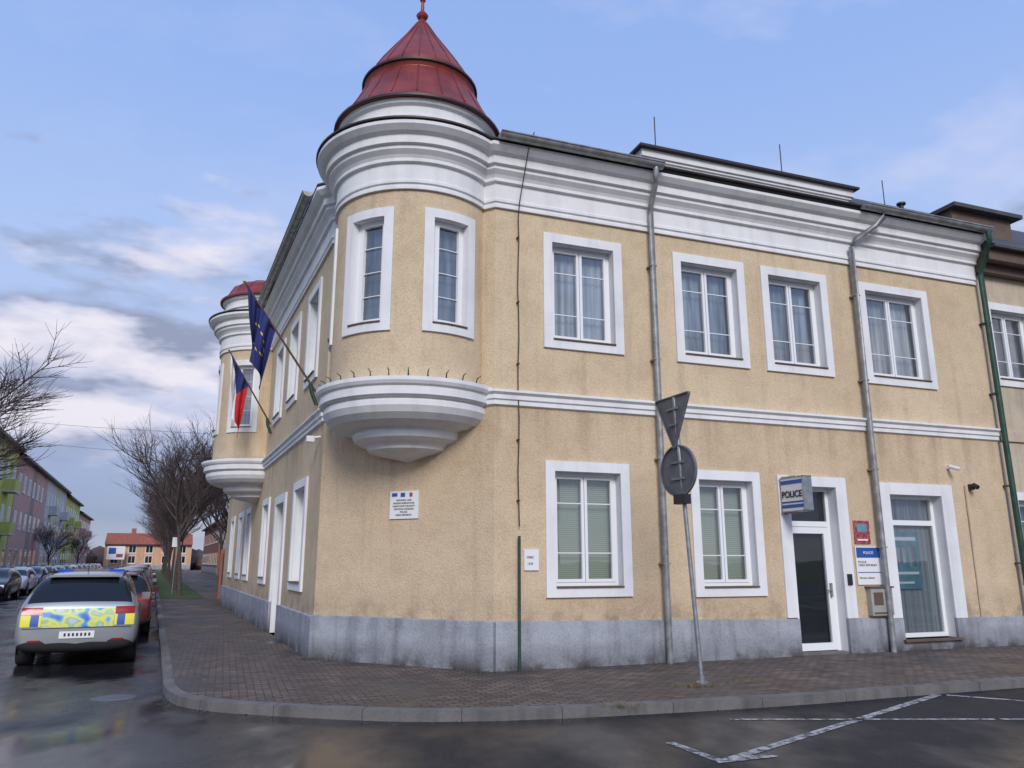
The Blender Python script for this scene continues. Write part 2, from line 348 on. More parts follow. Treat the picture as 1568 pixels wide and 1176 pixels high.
def gut(F,a,b,d=.52,z=8.90,mat='gutter'):
    n=12; rows=[]; r=.10
    for s_ in (a,b): rows.append([F(s_,d+r*math.cos(math.pi*k/n+math.pi),z+r*math.sin(math.pi*k/n+math.pi)) for k in range(n+1)])
    pipes.grid(rows,mat,True); pipes.tube([F(a,d+r,z),F(b,d+r,z)],.018,mat,6)
    pipes.face(rows[0],mat); pipes.face(rows[1],mat)
    k=a+.4
    while k<b:
        pipes.tube([F(k,d+r+.006,z),F(k,d+.05,z-.09),F(k,d-.02,z-.105),F(k,d-.1,z-.03)],.009,mat,4); k+=.8
gut(FR,-.1,3.12); gut(FR,7.9,END); gut(FL,.3,LEND)
def pipe(F,pts,r,mat='gutter',br=()):
    pipes.tube([F(*p) for p in pts],r,mat,10)
    for (s_,z) in br: pipes.box(F,s_-r-.012,s_+r+.012,.0,.12+r+.01,z,z+.03,mat)
pipe(FR,[(2.98,.52,8.82),(2.98,.52,8.66),(3.0,.44,8.52),(3.04,.18,8.2),(3.05,.14,8.02),(3.05,.14,4.5),(3.05,.14,0)],.054,br=((3.05,7.0),(3.05,5.2),(3.05,3.4),(3.05,1.6)))
pipe(FR,[(8.45,.52,8.82),(8.42,.52,8.68),(8.28,.44,8.52),(7.94,.18,8.26),(7.85,.14,8.08),(7.85,.14,4.5),(7.85,.14,1.2),(7.85,.14,0)],.054,br=((7.85,7.0),(7.85,5.2),(7.85,3.4),(7.85,1.9)))
pipe(FR,[(11.42,.55,8.9),(11.42,.55,8.62),(11.45,.42,8.4),(11.5,.18,8.05),(11.5,.16,7.9),(11.52,.16,4.3),(11.56,.16,0)],.062,'gutter_green',br=((11.5,6.8),(11.5,5.2),(11.52,3.2),(11.54,1.6)))
wp=[FR(.50,.62,8.98),FR(.46,.45,8.75),FR(.42,.1,7.9)]+[FR(.40+.012*math.sin(k*1.7),.07,7.6-k*.45) for k in range(13)]
pipes.tube(wp,.010,'wire',5)
for z in (7.2,6.0,4.9,3.6,2.6): pipes.box(FR,.385,.415,0,.09,z,z+.03,'wire')
pipes.tube([FR(.40,.09,2.05),FR(.40,.09,0)],.024,'gutter_green',8)
pipes.tube([FR(10.33,.02,3.2),FR(10.33,.02,.55)],.015,'cream',6)
for s_,d,z in ((3.5,-.3,9.47),(6.6,-.3,9.47),(10.4,-1.2,9.75)):
    roofp.tube([FR(s_,d,z),FR(s_,d,z+1.0)],.012,'wire',5)
for s_ in (5.4,9.9): roofp.lathe(tuple(FR(s_,-.3,0))[:2],[(.05,9.3),(.05,9.58),(.1,9.6),(.1,9.64),(.0,9.67)],'tin_dark',10)
roofp.tube([FR(-.1,-1.2,9.2),FR(-.1,-1.2,10.9)],.012,'wire',5)
for k in range(9): roofp.tube([FR(8.3+k*.4,.3,8.95),FR(8.3+k*.4,.3,9.05)],.012,'wire',4)
# ---------------- oriel turrets
def oriel(c,rw,ang,cone,wins):
    c=(c.x,c.y)
    trim.lathe(c,[(.001,3.30),(.10,3.33),(.30,3.38),(.58,3.44),(.70,3.48),(.72,3.52),(.76,3.56),(.86,3.59),(.95,3.64),(.98,3.70),(.97,3.75),(1.0,3.78),(1.16,3.80),(1.32,3.86),(1.43,3.95),(1.49,4.05),(1.49,4.13),(1.46,4.17),(1.52,4.183),(1.56,4.21),(1.56,4.34),(1.60,4.37),(1.63,4.42),(1.63,4.48),(1.41,4.53)],'white',72)
    trim.lathe(c,[(rw+d,z+.004) for d,z in corn[:-1]]+[(rw+.0,8.86)],'white',72)
    roof.lathe(c,[(rw+.36,8.83),(rw+.45,8.83),(rw+.45,8.86),(rw-.02,8.93)],'tin_dark',72)
    trim.lathe(c,[(rw-.02,8.86),(rw-.02,9.08),(rw+.03,9.10),(rw+.03,9.15),(rw,9.17),(rw,9.33),(rw+.06,9.36),(rw+.09,9.43),(rw+.02,9.45)],'white',72)
    hw=math.radians(19.3); fw=math.radians(6.5)
    z0,z1=5.28,7.43
    edges=[]
    for w in wins: edges+= [ang+w-hw+fw,ang+w+hw-fw]
    edges=sorted(edges)
    P=lambda r,t,z:(c[0]+r*math.sin(t),c[1]-r*math.cos(t),z)
    def seg(r,ta,tb,za,zb,mat,mb):
        n=max(2,int(abs(tb-ta)/.09)); mb.grid([[P(r,ta+(tb-ta)*k/n,z) for k in range(n+1)] for z in (za,zb)],mat,True)
    def cbox(ra,rb,ta,tb,za,zb,mat,mb):
        n=max(2,int(abs(tb-ta)/.09))
        ts=[ta+(tb-ta)*k/n for k in range(n+1)]
        for pr in (((rb,za),(rb,zb)),((ra,zb),(ra,za)),((ra,za),(rb,za)),((rb,zb),(ra,zb))):
            mb.grid([[P(r,t,z) for t in ts] for r,z in pr],mat,True)
        for t in (ta,tb): mb.face([P(ra,t,za),P(rb,t,za),P(rb,t,zb),P(ra,t,zb)],mat)
    zi0,zi1=z0+.14,z1-.16
    seg(rw,edges[-1]-2*math.pi,edges[0],4.5,7.8,'plaster',walls)
    for i in range(len(edges)-1):
        ta,tb=edges[i],edges[i+1]
        if i%2==0:
            seg(rw,ta,tb,4.5,zi0,'plaster',walls); seg(rw,ta,tb,zi1,7.8,'plaster',walls)
            cbox(rw-.01,rw+.04,ta-fw,tb+fw,zi1,z1,'white',trim); cbox(rw-.01,rw+.04,ta-fw,tb+fw,z0,zi0,'white',trim)
            cbox(rw-.18,rw+.04,ta-fw,ta,zi0,zi1,'white',trim); cbox(rw-.18,rw+.04,tb,tb+fw,zi0,zi1,'white',trim)
            cbox(rw-.18,rw-.012,ta,tb,zi1,zi1+.1,'white',trim); cbox(rw-.18,rw-.012,ta,tb,zi0-.1,zi0,'white',trim)
            cbox(rw-.12,rw+.065,ta+.004,tb-.004,zi0+.002,zi0+.022,'brown_box',trim)
            g=.045/rw*1.3; ra,rb=rw-.17,rw-.11
            zb_=zi0+.024
            cbox(ra,rb,ta,tb,zi1-.09,zi1,'pvc',frm); cbox(ra,rb,ta,tb,zb_,zb_+.09,'pvc',frm)
            cbox(ra,rb,ta,ta+2.3*g,zb_+.09,zi1-.09,'pvc',frm); cbox(ra,rb,tb-1.6*g,tb,zb_+.09,zi1-.09,'pvc',frm)
            for q in (.27,.50,.74): cbox(ra+.02,rb-.02,ta+g,tb-g,zb_+(zi1-zb_)*q-.006,zb_+(zi1-zb_)*q+.006,'pvc',frm)
            rg=rw-.145
            gls.face([P(rg,ta,zi0),P(rg,tb,zi0),P(rg,tb,zi1),P(rg,ta,zi1)],'glass')
            frm.face([P(rg-.12,ta-.05,zi0-.1),P(rg-.12,tb+.05,zi0-.1),P(rg-.12,tb+.05,zi1+.1),P(rg-.12,ta-.05,zi1+.1)],'sheer_mid')
        else: seg(rw,ta,tb,4.5,7.8,'plaster',walls)
    if cone: prof=[(rw+.02,9.44),(rw+.14,9.44),(rw+.15,9.49),(rw+.02,9.62),(1.22,10.02),(1.04,10.40),(1.04,10.41),(1.08,10.50),(1.08,10.54),(1.0,10.57),(.98,10.68),(.84,10.92),(.60,11.28),(.34,11.66),(.11,12.04),(.06,12.14),(.10,12.19),(.12,12.24),(.08,12.30),(.035,12.36),(.03,12.55),(.06,12.60),(.03,12.66),(.012,13.3)]
    else: prof=[(rw+.02,9.44),(rw+.16,9.44),(rw+.17,9.49),(rw+.0,9.62),(1.2,9.90),(.95,10.05),(.6,10.18),(.3,10.26),(.05,10.32),(.03,10.6)]
    roof.lathe(c,prof,'tin_red',48)
    if cone: roof.lathe(c,[(rw+.15,9.43),(rw+.165,9.44),(rw+.165,9.485),(rw+.145,9.50)],'tin_dark',48); roof.lathe(c,[(1.075,10.48),(1.11,10.49),(1.11,10.53),(1.075,10.545)],'tin_dark',48)
    sp=prof[3:6] if cone else prof[3:9]; n=20
    for k in range(n):
        t=2*math.pi*(k+.3)/n
        for part in ([sp,prof[9:15]] if cone else [sp]):
            roof.tube([P(r,t,z+.008) for r,z in part],.013,'tin_red',4)
C1=A+C*1.67
angC=math.atan2(NC.x,-NC.y)
oriel(C1,1.42,angC,True,[math.radians(x) for x in (-60,0,59)])
C2=B+L*10.0
oriel(C2,1.35,math.atan2(NL.x,-NL.y),False,[math.radians(x) for x in (-58,0,58)])
for k in range(17):
    t=angC-1.9+k*.205
    p=V((C1.x+1.50*math.sin(t),C1.y-1.50*math.cos(t),4.5)); o=V((math.sin(t),-math.cos(t),0))
    pipes.tube([p,p+V((0,0,.09))+o*.02,p+o*.10+V((0,0,.12))],.015,'gutter_green',5,.006)
sg=MB()
def flat(F,a,b,z0,z1,mat,d=.02,t=.02): sg.box(F,a,b,d-t,d,z0,z1,mat)
flat(FR,.51,.76,1.51,1.84,'sign_white',.03,.04)
flat(FR,7.30,7.68,1.98,2.42,'poster_red',.02); flat(FR,7.37,7.61,2.20,2.36,'teal',.024,.01); flat(FR,7.36,7.62,2.04,2.07,'sign_white',.024,.01)
flat(FR,7.27,7.88,1.22,1.93,'sign_white',.03); flat(FR,7.29,7.86,1.72,1.91,'blue',.034,.01); flat(FR,7.29,7.86,1.44,1.455,'blue',.034,.01)
sg.box(FR,7.46,7.98,-.01,.12,.66,1.16,'box_grey'); sg.box(FR,7.43,8.01,-.01,.15,1.162,1.19,'brown_box'); sg.box(FR,7.52,7.74,.12,.127,.85,1.08,'brown_box'); sg.box(FR,7.50,7.95,.12,.13,.69,.72,'brown_box')
sg.box(FR,7.0,7.1,.046,.075,1.22,1.42,'black')
sg.box(FR,5.60,5.78,.10,.68,2.55,3.14,'sign_white'); sg.box(FR,5.594,5.60,.10,.68,3.03,3.10,'blue'); sg.box(FR,5.594,5.60,.10,.68,2.60,2.66,'blue'); sg.box(FR,5.594,5.60,.10,.68,2.69,2.72,'blue')
sg.box(FR,5.66,5.72,.0,.10,2.5,3.2,'box_grey'); sg.box(FR,5.59,5.79,.68,.70,2.53,3.16,'pole_steel'); sg.box(FR,5.59,5.79,.08,.70,3.14,3.16,'pole_steel'); sg.box(FR,5.59,5.79,.08,.70,2.53,2.55,'pole_steel')
for z in (2.52,3.18): sg.tube([FR(5.69,0,z),FR(5.69,.4,z)],.015,'box_grey',6)
sg.box(FR,9.90,9.96,0,.08,3.52,3.60,'sign_white'); sg.tube([FR(9.93,.08,3.56),FR(9.93,.16,3.53),FR(9.97,.26,3.49)],.04,'sign_white',10)
sg.box(FR,10.44,10.52,0,.10,3.10,3.22,'black'); sg.tube([FR(10.48,.1,3.2),FR(10.48,.2,3.14)],.05,'black',8)
sg.tube([FL(.3,0,3.95),FL(.3,.15,3.92)],.025,'sign_white',8); sg.box(FL,.24,.36,.12,.26,3.84,3.95,'sign_white')
FCr=frame(B,-C,NC)
q0,q1=CL-2.02,CL-1.44
flat(FCr,q0,q1,2.36,2.83,'sign_white',.025); flat(FCr,q0+.04,q0+.15,2.74,2.80,'blue',.029,.01); flat(FCr,q0+.22,q0+.31,2.73,2.80,'blue',.029,.01); flat(FCr,q0+.40,q0+.46,2.73,2.80,'poster_red',.029,.01)
for o_,n_ in ((walls,'walls'),(trim,'cornices_and_plinth'),(frm,'window_frames'),(gls,'window_glass'),(roof,'roof_and_cone'),(roofp,'parapet_and_gable'),(pipes,'gutters_and_downpipes'),(sg,'wall_signs')): fin(o_,n_,bld)
def tx(body,p,xd,size,mat,al='LEFT',bold=0):
    o=text(body,p,xd,size,mat,bld,align=al,bold=bold); o.matrix_parent_inverse=Matrix.Translation(-V(bld.location))
tx('POLICE',FR(5.592,.115,2.79),NR,.165,'black',bold=.004)
tx('POLICIE\nCESKE REPUBLIKY',FR(7.31,.032,1.62),R,.058,'black'); tx('Obvodni oddeleni',FR(7.31,.032,1.33),R,.05,'black'); tx('POLICIE',FR(7.45,.036,1.79),R,.07,'sign_white')
for i,t_ in enumerate(('EVROPSKA UNIE','SNIZENI ENERGETICKE','NAROCNOSTI BUDOVY','OBVODNI ODDELENI','POLICIE','CESKE REPUBLIKY')):
    tx(t_,FCr((q0+q1)/2,.028,2.66-i*.05),-C,.042,'black','CENTER')
tx('OBEC',FR(.55,.034,1.70),R,.05,'black'); tx('1234',FR(.56,.034,1.60),R,.05,'black')
pm=MB(); pm.box(FR,8.42,9.18,-.255,-.245,1.12,2.22,'teal'); pm.box(FR,8.5,9.1,-.245,-.243,2.06,2.13,'sign_white'); pm.box(FR,8.52,8.80,-.245,-.243,1.62,1.92,'sheer_mid'); pm.box(FR,8.88,9.06,-.245,-.243,1.55,1.95,'sheer_dim'); pm.box(FR,8.5,9.1,-.245,-.243,1.40,1.45,'sign_white'); pm.box(FR,8.5,8.95,-.245,-.243,1.22,1.26,'sign_white')
fin(pm,'window_poster',bld)
# ---------------------------------------------------------------- flags
def flag(name,base,tip,kind,w,h,gat):
    e=empty(name,base); mb=MB(); base=V(base); tip=V(tip)
    mb.tube([base,tip],.024,'wood_dark',8,.018); mb.lathe(tuple(tip)[:2],[(.001,tip.z-.03),(.04,tip.z),(.001,tip.z+.05)],'gold',10)
    mb.tube([base+V((.02,0,-.25)),base+V((-.08,-.03,.0)),base+(tip-base)*.08],.04,'gutter_green',8)
    dr=(tip-base).normalized(); hd=V((dr.x,dr.y,0)).normalized(); sd=V((-hd.y,hd.x,0))
    nu,nv=30,34; rows=[]
    st=tip-dr*.08
    for j in range(nv+1):
        v=j/nv; row=[]
        for i in range(nu+1):
            u=i/nu
            p=st-dr*(u*w)
            hx=p.lerp(st-dr*(w*.42),gat*v**.6)
            fold=(.05+.09*v)*math.sin(u*12+v*2.2)+.03*math.sin(u*27+v*4)
            row.append(V((hx.x,hx.y,p.z-h*v))+sd*fold+hd*(.06*math.sin(u*10+1.3+v*3)*v))
        rows.append(row)
    i0=len(mb.v)
    for r in rows: mb.v+=[tuple(p) for p in r]
    for j in range(nv):
        for i in range(nu):
            u=(i+.5)/nu; v=(j+.5)/nv
            if kind=='eu':
                mat='flag_blue'
                for k in range(12):
                    a=k*math.pi/6
                    if abs(u-.5-.26*math.cos(a))<.02 and abs(v-.5-.2*math.sin(a))<.017: mat='gold'
            else:
                mat='flag_white' if u<.5 else 'flag_red'
                if v<.5-abs(u-.5): mat='flag_blue'
            n=nu+1; mb.f.append((i0+j*n+i,i0+j*n+i+1,i0+(j+1)*n+i+1,i0+(j+1)*n+i)); mb.m.append(mb.mi(mat)); mb.sm.append(True)
    fin(mb,'pole_and_cloth',e)
b1=FL(.77,.05,4.9); flag('european_union_flag',b1,b1+V((NL.x*1.5,NL.y*1.5,2.08)),'eu',1.05,1.25,.5)
b2=FL(7.6,.05,5.35); flag('czech_flag',b2,b2+V((NL.x*1.25,NL.y*1.25,2.0)),'cz',1.05,1.5,.45)
# ---------------------------------------------------------------- neighbouring house
nb=empty('townhouse',FR(17,0,0)); a_,b_,c_,g_=MB(),MB(),MB(),MB()
o2=[]
FN=lambda s,d,z:FR(s,d-.04,z)
for s_ in (11.68,14.2,16.7,19.2,21.7): o2.append(window(b_,c_,g_,FN,s_,s_+1.6,5.45,7.4,'sheer_dim')); o2.append(window(b_,c_,g_,FN,s_,s_+1.6,1.2,3.1,'sheer_dim'))
wall(a_,FN,END+.002,24,0,8.4,o2,'cream')
b_.box(FN,END+.01,24,-.01,.06,0,.6,'plinth'); b_.box(FN,END+.1,24,-.01,.05,4.2,4.42,'cream')
b_.box(FN,END+.02,24,-.01,.45,8.25,8.5,'brown_box'); b_.box(FN,END+.02,24,-.01,.2,8.05,8.25,'brown_box')
a_.hexa([FN(END+.05,.6,8.5),FN(24,.6,8.5),FN(24,-10,8.5),FN(END+.05,-10,8.5),FN(END+.05,.6,8.56),FN(24,.6,8.56),FN(24,-5,12.6),FN(END+.05,-5,12.6)],'roof_grey')
a_.box(FN,12.0,14.0,-1.6,-.7,9.2,10.05,'brown_box'); a_.box(FN,11.9,14.2,-1.8,-.5,10.05,10.15,'roof_grey')
a_.box(FN,23.998,24.2,-10,0,0,8.5,'cream')
for mb,n_ in ((a_,'walls_and_roof'),(b_,'trim'),(c_,'window_frames'),(g_,'glass')): fin(mb,n_,nb)
# ---------------------------------------------------------------- ground
def sheet(name,pts,z,mat,thick=0):
    mb=MB(); mb.face([(p[0],p[1],z) for p in pts],mat)
    if thick:
        n=len(pts)
        for i in range(n):
            p,q=pts[i],pts[(i+1)%n]; mb.face([(p[0],p[1],z),(q[0],q[1],z),(q[0],q[1],z-thick),(p[0],p[1],z-thick)],mat)
    return mb.obj(name)
sheet('ground',[(-1500,-1500),(1500,-1500),(1500,1500),(-1500,1500)],-.16,'grass')
def PL(s,p): q=B+L*s+NL*p; return (q.x,q.y)
def PR(s,p): q=A+R*s+NR*p; return (q.x,q.y)
far=10.6
sheet('road',[PR(80,-2),PR(80,-0) ,PR(80,40),(0,-40),(-60,-30),PL(-20,far+6),PL(30,far+.1),PL(170,far+.1),PL(170,2),PL(20,0),(-2,14)],-.12,'asphalt')
K=[V(PR(60,3.35)),V(PR(9,3.35)),V(PR(4.7,3.35)),V(PR(2.4,3.4)),V((-.62,9.20)),V((-2.57,9.58)),V((-3.98,10.05)),V((-4.62,10.86)),V((-5.16,12.05)),V(PL(1.9,2.37)),V(PL(5,2.37)),V(PL(170,2.37))]
for _ in range(3):
    Q=[K[0]]
    for i in range(len(K)-1):
        a,b=K[i],K[i+1]
        Q+= [a*.75+b*.25,a*.25+b*.75]
    Q.append(K[-1]); K=Q
kin=[]
for i,p in enumerate(K):
    t=(K[min(i+1,len(K)-1)]-K[max(i-1,0)]).normalized(); kin.append(p-V((-t.y,t.x))*.14)
sheet('pavement',[tuple(p) for p in kin]+[PL(170,-3),PR(60,-8)],0,'paving')
kb=MB()
acc=0
for i in range(len(K)-1):
    a,b,c,d=K[i],K[i+1],kin[i+1],kin[i]
    ln_=(b-a).length; nst=max(1,int(round(ln_))) if ln_<60 else 60
    for j in range(nst):
        t0,t1=j/nst,(j+1)/nst
        acc+=ln_/nst
        gp=.006/(ln_/nst)/nst if acc>.95 else 0
        if acc>.95: acc=0
        a1,b1_,c1_,d1_=a.lerp(b,t0),a.lerp(b,t1-gp),d.lerp(c,t1-gp),d.lerp(c,t0)
        h=.006
        kb.face([(a1.x,a1.y,h-.012),(b1_.x,b1_.y,h-.012),(c1_.x,c1_.y,h),(d1_.x,d1_.y,h)],'kerb_stone'); kb.face([(a1.x,a1.y,h-.012),(b1_.x,b1_.y,h-.012),(b1_.x,b1_.y,-.16),(a1.x,a1.y,-.16)],'kerb_stone'); kb.face([(d1_.x,d1_.y,h),(c1_.x,c1_.y,h),(c1_.x,c1_.y,-.05),(d1_.x,d1_.y,-.05)],'kerb_stone')
        if gp: kb.face([(b1_.x,b1_.y,-.05),(a.lerp(b,t1).x,a.lerp(b,t1).y,-.05),(d.lerp(c,t1).x,d.lerp(c,t1).y,-.05),(c1_.x,c1_.y,-.05)],'black')
kb.obj('kerb')
sheet('verge_grass',[PL(24,.3),PL(25,2.2),PL(165,2.2),PL(165,.3)],.012,'grass')
sheet('far_pavement',[PL(26,far),PL(170,far),PL(170,far+3),PL(26,far+3)],0,'paving',.15)
mk=MB()
def ln(p,q,w):
    p=V(p);q=V(q);t=(q-p).normalized();n=V((-t.y,t.x))*w/2
    mk.face([(*(p+n),-.116),(*(q+n),-.116),(*(q-n),-.116),(*(p-n),-.116)],'line')
ln((2.5,9.47),(5.55,9.48),.07); ln((5.62,9.48),(9.5,9.50),.07); ln((1.97,7.62),(5.8,11.15),.11); ln((1.58,8.32),(1.90,7.58),.10); ln((5.9,11.12),(9.5,9.0),.09)
mk.face([(1.86,7.50,-.1155),(2.48,7.74,-.1155),(2.42,7.86,-.1155),(1.84,7.60,-.1155)],'line')
mk.obj('road_markings')
mh=MB(); mh.lathe((-5.3,10.9),[(.001,-.112),(.26,-.112),(.28,-.118)],'sign_back',24); mh.obj('manhole_cover')
tf=MB()
for cx,cy,n,mt in ((2.5,11.1,120,'dry_grass'),(3.3,11.45,60,'dry_grass'),(1.3,9.62,70,'dry_grass'),(-.5,12.40,40,'grass'),(2.5,13.45,40,'grass'),(-2.2,13.42,40,'grass'),(5.2,11.2,40,'dry_grass'),(-3.3,14.0,30,'grass')):
    for _ in range(n):
        a=random.uniform(0,6.28); r=random.uniform(0,.25); x=cx+r*math.cos(a)*1.4; y=cy+r*math.sin(a)*.3; h=random.uniform(.02,.08)
        dx,dy=random.uniform(-.06,.06),random.uniform(-.05,.05)
        tf.face([(x-.004,y,0),(x+.004,y,0),(x+dx,y+dy,h)],mt)
for _ in range(420):
    i=random.randrange(20,len(K)-6); t=random.random(); p=K[i].lerp(K[i+1],t); 
    if p.length>40: continue
    o=random.gauss(.10,.10); q=V((p.x,p.y-abs(o) if o>0 else p.y+.3)); zz=-.112 if o>0 else .008
    s_=random.uniform(.008,.022); a=random.uniform(0,6.28)
    tf.face([(q.x+s_*math.cos(a+k),q.y+s_*math.sin(a+k),zz+.004*(k%2)) for k in (0,2.1,4.2)],'dry_grass')
tf.obj('weeds_and_leaves')
# ---------------------------------------------------------------- traffic sign pole
sp=empty('traffic_sign',(2.62,11.25,0)); mb=MB()
base=V((2.62,11.25,0)); top=V((2.43,11.28,4.05)); ax=lambda z:base.lerp(top,z/4.05)
mb.tube([base,ax(2),top],.032,'pole_steel',12); mb.lathe((2.62,11.25),[(.09,.0),(.09,.03),(.05,.05),(.05,.12)],'pole_steel',12)
def disc(c,dirv,r,shape):
    d=V((dirv[0],dirv[1],0)).normalized(); nrm=V((-d.y,d.x,0)); up=V((0,0,1))
    if shape=='round': pts=[(r*math.cos(2*math.pi*k/40),r*math.sin(2*math.pi*k/40)) for k in range(40)]
    else:
        pts=[]; T=[(-.45,.32),(.45,.32),(0,-.50)]
        for i in range(3):
            p=V(T[i]); a=(V(T[i-1])-p).normalized()*.05; b=(V(T[(i+1)%3])-p).normalized()*.05
            pts+= [tuple(p+a),tuple(p+(a+b)*.25),tuple(p+b)]
    W=lambda p,o: c+d*p[0]+up*p[1]+nrm*o
    mb.face([W(p,.0) for p in pts],'sign_back'); mb.face([W(p,.012) for p in pts],'sign_white' if shape!='round' else 'blue')
    for i in range(len(pts)):
        j=(i+1)%len(pts)
        mb.face([W(pts[i],-.022),W(pts[j],-.022),W(pts[j],.014),W(pts[i],.014)],'sign_rim')
        k=.90; a,b=pts[i],pts[j]
        mb.face([W(a,.0155),W(b,.0155),W((b[0]*k,b[1]*k),.0155),W((a[0]*k,a[1]*k),.0155)],'red')
        k=.95; mb.face([W(a,-.023),W(b,-.023),W((b[0]*k,b[1]*k),-.023),W((a[0]*k,a[1]*k),-.023)],'sign_rim')
    for z in (.12,-.12):
        w_=.35*r if shape=='round' else (.14 if z>0 else .08)
        mb.hexa([W((sx_*w_,z+sz*.015),o) for sz in (-1,1) for sx_,o in ((-1,-.005),(1,-.005),(1,-.03),(-1,-.03))],'sign_rim')
disc(ax(3.75)+V((-.035,.03,0)),(.40,-.92),.4,'tri'); disc(ax(2.95)+V((-.035,.02,0)),(.50,-.866),.38,'round')
mb.box(frame((2.47,11.25),(.5,-.866),(-.866,-.5)),-.12,.12,-.06,.06,2.46,2.60,'black')
mb.box(frame((2.47,11.25),(.5,-.866),(-.866,-.5)),-.05,.05,-.055,.055,2.60,2.66,'sign_back')
fin(mb,'pole_and_plates',sp)
# ---------------------------------------------------------------- cars
def carmesh(name,paint,police=False):
    import bmesh
    mb=MB()
    st=[(0.0,.38,.60,.64,.76,.78,.70),(.03,.28,.80,.84,.89,.87,.78),(.09,.24,.98,1.01,.91,.89,.80),(.30,.22,1.01,1.28,.92,.90,.70),(.48,.20,1.01,1.46,.92,.90,.66),(1.2,.2,.99,1.51,.92,.90,.66),(2.3,.2,.95,1.50,.92,.90,.66),(2.85,.2,.94,1.37,.92,.89,.65),(3.45,.2,.94,.98,.92,.88,.74),(4.1,.22,.84,.88,.90,.84,.70),(4.42,.26,.72,.75,.84,.78,.6),(4.55,.38,.56,.58,.7,.68,.5)]
    rows=[]
    for x,zb,zl,zr,wb,wl,wr in st:
        half=[(0,zb),(wb*.8,zb),(wb*.97,zb+.08),(wb,(zb+zl)/2),(wl,zl),(wr+(wl-wr)*.12,zr-.05*(zr-zl>.1)),(wr*.8,zr),(0,zr+.015)]
        full=[(y,z) for y,z in half]+[(-y,z) for y,z in reversed(half[1:-1])]
        rows.append([(x,y,z) for y,z in full])
    n=len(rows[0]); i0=len(mb.v)
    for r in rows: mb.v+=r
    for a in range(len(rows)-1):
        for b in range(n):
            c=(b+1)%n; mat=paint
            side=b in (4,9); topf=b in (5,6,7,8)
            if side and 3<=a<=6 : mat='car_glass'
            if topf and a in (2,3) : mat='car_glass'
            if topf and a==7: mat='car_glass'
            if side and a==7: mat='car_glass'
            if b in (0,n-1,1,n-2): mat='black'
            mb.f.append((i0+a*n+b,i0+a*n+c,i0+(a+1)*n+c,i0+(a+1)*n+b)); mb.m.append(mb.mi(mat)); mb.sm.append(True)
    mb.face(rows[0],paint,True); mb.face(rows[-1],paint,True)
    me=mb.obj(name+'_shell')
    bm=bmesh.new(); bm.from_mesh(me.data); bmesh.ops.remove_doubles(bm,verts=bm.verts,dist=1e-5); bmesh.ops.recalc_face_normals(bm,faces=bm.faces); bm.to_mesh(me.data); bm.free()
    md=me.modifiers.new('s','SUBSURF'); md.levels=2; md.render_levels=2
    dg=bpy.context.evaluated_depsgraph_get(); ev=me.evaluated_get(dg); shell=bpy.data.meshes.new_from_object(ev)
    # tail surface sampler: panels sit 6 mm off the real body skin
    from mathutils.bvhtree import BVHTree
    bvh=BVHTree.FromPolygons([v.co.copy() for v in shell.vertices],[tuple(p.vertices) for p in shell.polygons])
    bpy.data.objects.remove(me)
    d=MB(); I=lambda s,dd,z: V((s,dd,z))
    for x in (.85,3.62):
        for sgn in (-1,1):
            yo=.81*sgn
            pts=[(x+.40*math.cos(2*math.pi*k/28),yo+.085*sgn,max(.2,.33+.40*math.sin(2*math.pi*k/28))) for k in range(28)]; d.face(pts,'black')
            def ring(prof,mt):
                d.grid([[(x+r*math.cos(2*math.pi*k/28),yo+o*sgn,.33+r*math.sin(2*math.pi*k/28)) for k in range(28)] for r,o in prof],mt,True,True)
            ring([(.001,.05),(.20,.07),(.22,.10)],'rim'); ring([(.22,.10),(.31,.105),(.33,.08),(.33,-.14),(.2,-.14)],'rubber')
            for k in range(5):
                a=2*math.pi*k/5; a2=a+.28
                d.face([(x+.05*math.cos(a),yo+.09*sgn,.33+.05*math.sin(a)),(x+.20*math.cos(a),yo+.10*sgn,.33+.20*math.sin(a)),(x+.20*math.cos(a2),yo+.10*sgn,.33+.20*math.sin(a2)),(x+.05*math.cos(a2),yo+.09*sgn,.33+.05*math.sin(a2))],'black')
    def tail(y0,y1,z0,z1,mat,off=0):
        nn=max(2,int(abs(y1-y0)/.05)); nz=5; rows=[]
        for j in range(nz+1):
            z=z0+(z1-z0)*j/nz; row=[]
            for k in range(nn+1):
                y=y0+(y1-y0)*k/nn
                hit=bvh.ray_cast(V((-1,y,z)),V((1,0,0)))
                row.append((hit[0].x-.007-off if hit[0] else .2,y,z))
            rows.append(row)
        d.grid(rows,mat,True)
    def sidep(x0,x1,z0,z1,sgn,mat,off=0):
        rows=[]
        for z in (z0,(z0+z1)/2,z1):
            row=[]
            for x in (x0,(x0+x1)/2,x1):
                hit=bvh.ray_cast(V((x,2*sgn,z)),V((0,-sgn,0))); row.append((x,(hit[0].y if hit[0] else .9*sgn)+(.006+off)*sgn,z))
            rows.append(row)
        d.grid(rows,mat,True)
    for sgn in (-1,1):
        tail(*sorted((sgn*.84,sgn*.54)),.84,.955,'tail_red',.006); sidep(.12,.36,.84,.95,sgn,'tail_red')
        y0,y1=sorted((sgn*.76,sgn*.45)); d.box(I,4.25,4.46,y0,y1,.60,.72,'sign_white')
        y0,y1=sorted((sgn*.90,sgn*1.05)); d.box(I,2.95,3.12,y0,y1,.95,1.08,paint)
        y0,y1=sorted((sgn*.61,sgn*.58)); d.box(I,.7,2.6,y0,y1,1.485,1.52,'black')
        tail(*sorted((sgn*.70,sgn*.52)),.42,.45,'tail_red',.004)
        for xx in (1.25,2.15,3.0): sidep(xx,xx+.012,.35,.93,sgn,'black')
        sidep(1.45,1.6,.84,.865,sgn,'black',.01); sidep(2.35,2.5,.84,.865,sgn,'black',.01)
